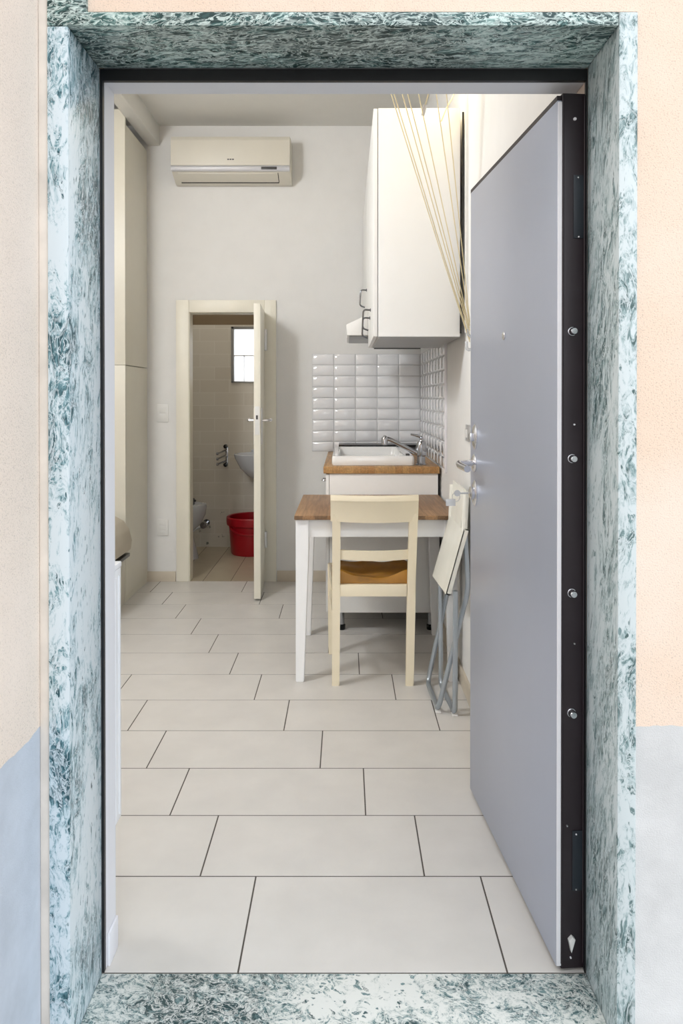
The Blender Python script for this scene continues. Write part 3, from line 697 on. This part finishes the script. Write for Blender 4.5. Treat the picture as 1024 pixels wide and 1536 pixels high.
b = bm_new(); box(b, UX0+.03, UX1-.10, UY1-.05, UY1-.02, UZ0-.007, UZ0-.001, .002); obj('under_rail', b, 'dark_plastic', uc)
b = bm_new(); box(b, UX0+.022, UX1-.002, UY0+.01, UY1-.06, UZ0-.003, UZ0-.0005); obj('bottom_panel', b, 'grey_under', uc)
u2 = thing('wall_cabinet', 'white wall cabinet above the cooker hood, farther from the entrance', 'cabinet', ((UX0+UX1)/2, 4.78, 1.745))
b = bm_new(); box(b, UX0+.020, UX1, UY1+.006, YB-.012, 1.745, UZ1, .002); obj('carcass', b, 'white_lam', u2)
for y0, y1, hy in ((UY1+.008, 4.77, 4.40), (4.774, YB-.014, None)):
    dd = bm_new(); box(dd, UX0, UX0+.0175, y0, y1, 1.746, UZ1-.002, .002); dr = obj('door', dd, 'white_lam', u2)
    if hy: obj('handle', handle_loop(UX0, hy, at(546, 448, hy).z), 'dark_chrome', dr)
hd = thing('range_hood', 'white cooker hood with slanted visor below the far wall cabinet', 'cooker hood', (.25, 4.5, 1.62))
b = bm_new(); prism(b, [(UX0+.002, 1.640), (UX0+.002, 1.742), (UX1, 1.742), (UX1, 1.640)], 4.26, 4.86, 'Y', .003); obj('housing', b, 'white_lam', hd)
h1, h2, h3 = at(519, 487, 4.26), at(546, 474.5, 4.26), at(520.5, 503, 4.26)
b = bm_new(); prism(b, [(h1.x, h1.z), (h2.x, h2.z), (UX0+.0015, h2.z+.005), (UX0+.0015, h3.z), (h3.x, h3.z)], 4.26, 4.86, 'Y', .002); obj('visor', b, 'white_lam', hd)
b = bm_new(); box(b, h3.x+.012, UX1-.02, 4.28, 4.84, h3.z-.004, h3.z-.0008, .001); obj('filter', b, 'grey_under', hd)
# cable in the gap behind the cabinet
b = bm_new(); pts = []
for k in range(26):
    s = k/25; p = at(690.8-2.6*s+1.1*math.sin(5*s), 168+332*s, 3.35); pts.append(Vector((p.x+.0105, 3.352+.002*math.sin(9*s), p.z)))
tube(b, pts, .0042, 8); tag(obj('cable', b, 'black'), 'black cable hanging down the wall beside the tall wall cabinet', 'cable')
b = bm_new(); box(b, XR-.014, XR, 3.31, 3.325, 1.56, 3.0, .002); tag(obj('cable_duct', b, 'white_plastic'), 'slim white cable duct running up the wall beside the tall cabinet', 'cable duct')

# lamp over the cabinet
wl = thing('wall_lamp', 'warm lamp on the wall above the tall white wall cabinet', 'lamp', (XR, 3.42, 2.85))
b = bm_new(); box(b, XR-.02, XR, 3.38, 3.46, 2.8, 2.9, .004); obj('wall_plate', b, 'white_plastic', wl)
b = bm_new(); tube(b, fillet([(XR-.02, 3.42, 2.85), (XR-.1, 3.42, 2.87), (XR-.13, 3.42, 2.83)], .03), .008, 10); obj('arm', b, 'white_plastic', wl)
b = bm_new(); lathe(b, [(.0, -.05), (.025, -.045), (.034, -.02), (.03, .005), (.016, .03), (.014, .05)], (XR-.13, 3.42, 2.78), seg=20); obj('bulb', b, 'bulb', wl)
b = bm_new(); pts = [at(680, 144, 3.36), at(672, 157, 3.35), at(667, 168, 3.34), at(661.5, 182, 3.34)]
tube(b, fillet([Vector((XR-.02, 3.4, 2.8))]+pts, .05), .0028, 8); tag(obj('lamp_wire', b, 'cord'), 'curved pale wire in front of the lit top of the wall cabinet', 'wire')

# ------------------------------------------------------------------ clothes airer: cords running up to a ceiling rail
cl = Vector((XR-.006, 3.16, 1.53))
ca = thing('clothes_airer', 'pale yellow cords fanning up from a wall cleat in front of the wall cabinet', 'clothes airer', (cl.x, cl.y, 1.43))
tops = []
for k, (px, dz) in enumerate(((588.5, 0), (593, .01), (605, .03), (613, .045), (629, .05), (655, .065), (670, .08))):
    q = at(px, 143, 2.9); s = Vector((cl.x-.012, cl.y, cl.z+dz-.02)); dr = q-s; tpt = s+dr*((3.11-s.z)/dr.z); tops.append(tpt)
    b = bm_new(); mid = (s+tpt)/2+Vector((0, 0, -.012)); tube(b, [s, s*.5+mid*.5+Vector((0, 0, -.004)), mid, tpt*.5+mid*.5+Vector((0, 0, -.004)), tpt], .0019, 8); obj('cord', b, 'cord', ca)
b = bm_new(); box(b, min(t.x for t in tops)-.05, max(t.x for t in tops)+.05, tops[0].y-.03, max(t.y for t in tops)+.03, 3.105, ZC-.001, .003); obj('ceiling_rail', b, 'white_plastic', ca)
q5 = at(634, 166, 2.93)
b = bm_new(); tube(b, [at(637.5, 158, 2.93), at(634, 173, 2.93)], [.0085, .0065], 10); obj('cord_toggle', b, 'zinc', ca)
b = bm_new(); s = at(637, 160, 2.93); tube(b, [s, s+Vector((.06, -.02, .22)), s+Vector((.13, -.1, .75))], .002, 8); obj('cord', b, 'cord', ca)
b = bm_new(); box(b, XR-.006, XR, 3.13, 3.18, 1.44, 1.57, .003); tube(b, fillet([(XR-.006, 3.155, 1.48), (XR-.03, 3.15, 1.475), (XR-.034, 3.15, 1.51)], .012), .006, 10); tube(b, fillet([(XR-.006, 3.155, 1.53), (XR-.026, 3.15, 1.535), (XR-.03, 3.15, 1.56)], .012), .005, 10); obj('cleat', b, 'clear', ca)

# ------------------------------------------------------------------ table
TY0, TY1, TX0, TX1 = 3.46, 4.205, at(441, 778, 3.46).x, .505
TT, TB = at(560, 773.5, 3.46).z, at(560, 780, 3.46).z
dt = thing('dining_table', 'small white table with an oiled wooden top in front of the kitchen unit', 'table', ((TX0+TX1)/2, 3.8, 0))
b = bm_new(); box(b, TX0, TX1, TY0, TY1, TB, TT, .003); obj('tabletop', b, 'table_top', dt)
ab = at(560, 806, 3.48).z
b = bm_new(); box(b, TX0+.058, TX1-.058, TY0+.03, TY0+.048, ab, TB-.001, .001); box(b, TX0+.058, TX1-.058, TY1-.048, TY1-.03, ab, TB-.001, .001)
box(b, TX0+.014, TX0+.032, TY0+.06, TY1-.06, ab, TB-.001, .001); box(b, TX1-.032, TX1-.014, TY0+.06, TY1-.06, ab, TB-.001, .001); obj('apron', b, 'white_paint', dt)
for sx_, xo in ((1, TX0+.006), (-1, TX1-.002)):
    for sy_, yo in ((1, TY0+.015), (-1, TY1-.015)):
        b = bm_new(); A = []
        for wd_, z in ((.037, 0.0), (.058, ab-.06), (.058, TB-.001)):
            xs = sorted((xo, xo+sx_*wd_)); yy = sorted((yo, yo+sy_*wd_)); A.append([Vector((xs[0], yy[0], z)), Vector((xs[1], yy[0], z)), Vector((xs[1], yy[1], z)), Vector((xs[0], yy[1], z))])
        loft(b, A); bmesh.ops.bevel(b, geom=b.edges[:], offset=.0025, segments=2, affect='EDGES'); obj('leg', b, 'white_paint', dt)

# ------------------------------------------------------------------ dining chair (back towards the entrance)
dc = thing('dining_chair', 'cream wooden chair with ladder back tucked up to the small table', 'chair', (.12, 3.65, 0))
yb_ = 3.43
pl0, pl1 = at(497.3, 1020, yb_).x, at(509.3, 1020, yb_).x
pr0, pr1 = at(608, 1020, yb_).x, at(620.5, 1020, yb_).x
def backy(z): return yb_ if z < .46 else yb_-.065*((z-.46)/.4)**1.3
for xa, xb, ox in ((pl0, pl1, .004), (pr0, pr1, .012)):
    b = bm_new(); A = []
    for k in range(13):
        z = .0+.775*k/12; y = backy(z)+.012*max(0, (.45-z)/.45); s = .8+.2*min(1, z/.3)
        cx = (xa+xb)/2+(ox*(z/.775)); hw = (xb-xa)/2*(.94+.06*min(1, z/.4))
        A.append([Vector((cx-hw, y-.018*s, z)), Vector((cx+hw, y-.018*s, z)), Vector((cx+hw, y+.018*s, z)), Vector((cx-hw, y+.018*s, z))])
    loft(b, A); bmesh.ops.bevel(b, geom=[e for e in b.edges if abs((e.verts[0].co-e.verts[1].co).z) > .03 or e.is_boundary], offset=.004, segments=2, affect='EDGES'); obj('rear_leg', b, 'cream_wood', dc)
def rail(x0, x1, zlo, zhi, bow, th_, sag, lip=0, n=16):
    b = bm_new(); A = []
    for k in range(n+1):
        s = k/n; q = 4*s*(1-s); x = x0+(x1-x0)*s
        y1_, y2_ = backy(zlo)-bow*q, backy(zhi)-bow*q
        zl, zh = zlo-sag*q, zhi-sag*q*.3
        sec = [Vector((x, y1_-th_/2, zl)), Vector((x, y1_+th_/2, zl)), Vector((x, y2_+th_/2, zh)), Vector((x, y2_-th_/2-lip, zh))]
        if lip: sec = sec[:3]+[Vector((x, y2_-th_/2-lip*.6, zh)), Vector((x, y2_-th_/2-lip, zh-.010)), Vector((x, y2_-th_/2-lip*.9, zh-.022)), Vector((x, y2_-th_/2, zh-.030))]
        A.append(sec)
    loft(b, A); return b
yt = backy(.8)
tx0, tx1 = at(495.5, 745, yt-.02).x, at(627.5, 745, yt-.02).x
obj('top_rail', rail(tx0, tx1, at(500, 782, yt).z, at(500, 742, yt).z, .024, .022, .004, .007), 'cream_wood', dc)
obj('slat', rail(pl1-.004, pr0+.012, at(500, 839.5, 3.4).z, at(500, 825.5, 3.4).z, .022, .018, .004), 'cream_wood', dc)
sr1, sr0 = at(500, 877.5, 3.415).z, at(500, 895, 3.415).z
b = bm_new(); box(b, pl1-.002, pr0+.004, 3.416, 3.44, sr0, sr1, .002); obj('seat_rail', b, 'cream_wood', dc)
flx, frx, fy2 = at(491.5, 960, 3.86).x, .345, 3.845
for x in (flx, frx-.032):
    b = bm_new(); loft(b, [[Vector((x+.004, fy2+.002, 0)), Vector((x+.026, fy2+.002, 0)), Vector((x+.026, fy2+.026, 0)), Vector((x+.004, fy2+.026, 0))], [Vector((x, fy2, .3)), Vector((x+.032, fy2, .3)), Vector((x+.032, fy2+.032, .3)), Vector((x, fy2+.032, .3))], [Vector((x, fy2, sr1)), Vector((x+.032, fy2, sr1)), Vector((x+.032, fy2+.032, sr1)), Vector((x, fy2+.032, sr1))]])
    bmesh.ops.bevel(b, geom=b.edges[:], offset=.003, segments=2, affect='EDGES'); obj('front_leg', b, 'cream_wood', dc)
b = bm_new(); box(b, flx+.030, frx-.03, fy2+.006, fy2+.026, sr1-.055, sr1, .002); obj('front_rail', b, 'cream_wood', dc)
for xa, xb in ((pl0+.006, flx+.006), (pr1-.022, frx-.024)):
    for zlo, zhi, nm in ((sr1-.055, sr1, 'side_rail'), (.30, .33, 'stretcher')):
        b = bm_new(); prism(b, [(xa, yb_+.015), (xa+.018, yb_+.015), (xb+.018, fy2+.004), (xb, fy2+.004)], zlo, zhi, 'Z', .002); obj(nm, b, 'cream_wood', dc)
b = bm_new(); prism(b, [(pl0+.02, 3.445), (pr1-.02, 3.445), (frx-.028, fy2+.004), (flx+.028, fy2+.004)], sr1-.022, sr1-.004, 'Z', .002); obj('seat', b, 'cream_wood', dc)
# satin cushion
b = bm_new(); n = 30; grid = {}
cxm, cw, cy0, cy1 = .125, .172, 3.452, 3.815
for top in (1, 0):
    for i in range(n+1):
        for j in range(n+1):
            u, v = i/n*2-1, j/n*2-1
            ed = max(0, 1-abs(u)**8)*max(0, 1-abs(v)**14)
            near = math.exp(-((v+.9)/.35)**2)
            fold = .004*math.sin(7*u+2.5*v*v)+.003*math.sin(5*v-4*u*v)
            h = sr1-.002+(.014+near*.05*abs(u)**1.3-.008*math.exp(-((u/.5)**2+(v/.7)**2))+.010*(v+1)/2+fold)*min(1, ed*2.2)+.003 if top else sr1-.002
            grid[top, i, j] = b.verts.new((cxm+u*cw*(1+.12*(v+1)/2), cy0+(cy1-cy0)*(v+1)/2, h))
for i in range(n):
    for j in range(n):
        for top in (1, 0): b.faces.new([grid[top, a, c] for a, c in ((i, j), (i+1, j), (i+1, j+1), (i, j+1))])
for k in range(n):
    for a, c, a2, c2 in ((k, 0, k+1, 0), (k, n, k+1, n), (0, k, 0, k+1), (n, k, n, k+1)):
        b.faces.new((grid[1, a, c], grid[1, a2, c2], grid[0, a2, c2], grid[0, a, c]))
tag(obj('cushion', b, 'brown_satin'), 'crumpled brown satin cushion on the cream wooden chair', 'cushion')

# ------------------------------------------------------------------ folding chair leaning on the right wall
fd = thing('folding_chair', 'folded white chair with silver tube legs leaning on the right wall', 'folding chair', (.43, 3.28, 0))
YN, YFa = 3.125, 3.44
R_ = .0105
pts = [(.482, YN, .76), (.497, YN, .51), (.470, YN, .40), (.376, YN+.01, .012), (.366, YFa, .012), (.45, YFa, .40), (.478, YFa, .51), (.470, YFa, .76)]
b = bm_new(); tube(b, fillet(pts, .045, 8), R_, 14); obj('back_frame', b, 'tube', fd)
pts = [(.442, YN-.022, .505), (.440, YN-.024, .012), (.422, YFa-.028, .012), (.418, YFa-.028, .505)]
b = bm_new(); tube(b, fillet(pts, .04, 8), R_, 14); obj('front_legs', b, 'tube', fd)
for x, y, z in ((.443, YN-.006, .285), (.421, YFa-.006, .28)):
    b = bm_new(); lathe(b, [(.006, -.016), (.006, .016)], (x, y, z), 'Y', 12); obj('pivot', b, 'satin', fd)
for x, y in ((.377, YN+.012), (.440, YN-.02)):
    b = bm_new(); box(b, x-.011, x+.011, y-.008, y+.022, .0005, .006, .002); obj('rubber_foot', b, 'white_plastic', fd)
# seat: tilted slab with turned-down rims
def slab(x0, z0, x1, z1, ya, yb2, t, rim, nm, skew=0, m='chair_white'):
    u = Vector((x1-x0, 0, z1-z0)).normalized(); nrm = Vector((-u.z, 0, u.x))*-1
    b = bm_new(); L_ = math.hypot(x1-x0, z1-z0); prof = [(0, 0), (0, rim), (.005, rim), (.005, t), (L_-.005, t), (L_-.005, rim), (L_, rim), (L_, 0)]
    rings = []
    for y, dx in ((ya, 0), (yb2, skew)):
        rings.append([Vector((x0+dx, y, z0))+u*s+nrm*d for s, d in prof])
    loft(b, rings); 
    for y, dx in ((ya, 0), (yb2-.004, skew)):
        a = Vector((x0+dx, y, z0)); q = [a, a+u*L_, a+u*L_+nrm*rim, a+nrm*rim]
        t2 = bmesh.new(); A = [t2.verts.new(p) for p in q]; B = [t2.verts.new(p+Vector((0, .004, 0))) for p in q]; t2.faces.new(A); t2.faces.new(B[::-1])
        for k in range(4): t2.faces.new((A[k], A[(k+1) % 4], B[(k+1) % 4], B[k]))
        merge(b, t2)
    return obj(nm, b, m, fd)
slab(.404, .489, .478, .755, YN-.012, YFa-.005, .004, .02, 'seat', -.018)
b = bm_new()
for k in (0,):
    loft(b, [[Vector((.466, y, .755)), Vector((.478, y, .755)), Vector((.489, y, .91)), Vector((.478, y, .915))] for y in (YN+.004, YN+.1, YFa-.1, YFa-.004)])
obj('backrest', b, 'chair_white', fd)
for q_ in ([(.4805, YN, .74), (.488, YN, .905)], [(.470, YFa, .74), (.476, YFa, .895)]):
    b = bm_new(); tube(b, q_, .0125, 12); obj('backrest_sleeve', b, 'chair_white', fd)

# ------------------------------------------------------------------ globe lamp added out of view to light the room
pd = thing('added_globe_lamp', 'added unseen globe lamp hanging from the ceiling of the room', 'lamp', (-1.65, 2.55, 2.7))
b = bm_new(); lathe(b, [(.03, -.13), (.09, -.1), (.13, -.04), (.135, .02), (.11, .08), (.05, .13)], (-1.65, 2.55, 2.78), seg=28); obj('globe', b, 'globe', pd)
b = bm_new(); tube(b, [(-1.65, 2.55, 2.9), (-1.65, 2.55, ZC)], .006, 8); lathe(b, [(.05, 0), (.045, .03)], (-1.65, 2.55, ZC-.03)); obj('stem', b, 'white_plastic', pd)

sl = thing('added_spot', 'added unseen fill lamp under the ceiling, turned towards the kitchen', 'lamp', (-1.55, 2.2, 2.8))  # unseen spot, added to brighten the kitchen and back wall
sdir = (Vector((.2, 5.3, 1.35))-Vector((-1.55, 2.3, 2.74))).normalized(); sc0 = Vector((-1.55, 2.3, 2.74))-sdir*.02
b = bm_new(); tube(b, [sc0-sdir*.16, sc0-sdir*.15, sc0-sdir*.02, sc0-sdir*.02, sc0-sdir*.06], [.05, .07, .08, .07, .06], 24); obj('shade', b, 'white_plastic', sl)
b = bm_new(); tube(b, [sc0-sdir*.065, sc0-sdir*.05], [.055, .058], 20); obj('bulb', b, 'globe', sl)
b = bm_new(); p = sc0-sdir*.12; tube(b, [p, Vector((p.x, p.y, ZC-.01))], .009, 10); lathe(b, [(.05, -.03), (.055, 0)], (p.x, p.y, ZC-.001)); obj('stem', b, 'white_plastic', sl)

# ------------------------------------------------------------------ light
def light(name, kind, loc, energy, color, **kw):
    l = bpy.data.lights.new(name, kind); l.energy = energy; l.color = color
    for k, v in kw.items(): setattr(l, k, v)
    o = bpy.data.objects.new(name, l); C.objects.link(o); o.location = loc; return o
light('added_globe_light', 'POINT', (-1.65, 2.55, 2.46), 27, (.93, .97, 1), shadow_soft_size=.2)  # fill light of the added globe
so = light('added_spot_light', 'SPOT', (-1.55, 2.3, 2.74), 70, (.93, .97, 1), shadow_soft_size=.16, spot_size=math.radians(145), spot_blend=1.0)  # fill light of the added spot, aimed at the kitchen
so.rotation_euler = (Vector((.2, 5.3, 1.35))-so.location).to_track_quat('-Z', 'Y').to_euler()
light('added_bath_light', 'POINT', (-1.0, 6.0, ZC-.3), 8, (1, .98, .92), shadow_soft_size=.12)  # fill light added for the bathroom
light('wall_lamp_light', 'POINT', (XR-.13, 3.30, 2.72), 2.2, (1, .80, .45), shadow_soft_size=.04)

wld = bpy.data.worlds.new('sky'); bpy.context.scene.world = wld; wld.use_nodes = True
N, L = wld.node_tree.nodes, wld.node_tree.links; bg = N['Background']
tc = N.new('ShaderNodeTexCoord'); sp_ = N.new('ShaderNodeSeparateXYZ'); L.new(tc.outputs['Generated'], sp_.inputs[0])
r = N.new('ShaderNodeValToRGB'); e = r.color_ramp.elements; e.new(.5)
for k, (p, c) in enumerate(((.0, (.20, .20, .20)), (.03, (.95, .975, 1.0)), (.8, (.88, .94, 1.0)))):
    e[k].position = p; e[k].color = (*c, 1)
L.new(sp_.outputs['Z'], r.inputs['Fac']); L.new(r.outputs['Color'], bg.inputs['Color']); bg.inputs['Strength'].default_value = 1.72

# ------------------------------------------------------------------ camera
cam = bpy.data.cameras.new('camera'); co = bpy.data.objects.new('camera', cam); C.objects.link(co)
co.location = (0, 0, CH); co.rotation_euler = (math.pi/2-TH, 0, 0)
cam.sensor_fit = 'VERTICAL'; cam.sensor_height = 36; cam.sensor_width = 24; cam.lens = 36*F/1536
cam.shift_x = -(HX-512)/1536; cam.shift_y = -(768-PP)/1536; cam.clip_start = .02
S = bpy.context.scene; S.camera = co
S.view_settings.view_transform = 'Standard'; S.view_settings.look = 'None'; S.view_settings.exposure = .55; S.view_settings.gamma = 1
S.view_settings.use_curve_mapping = False
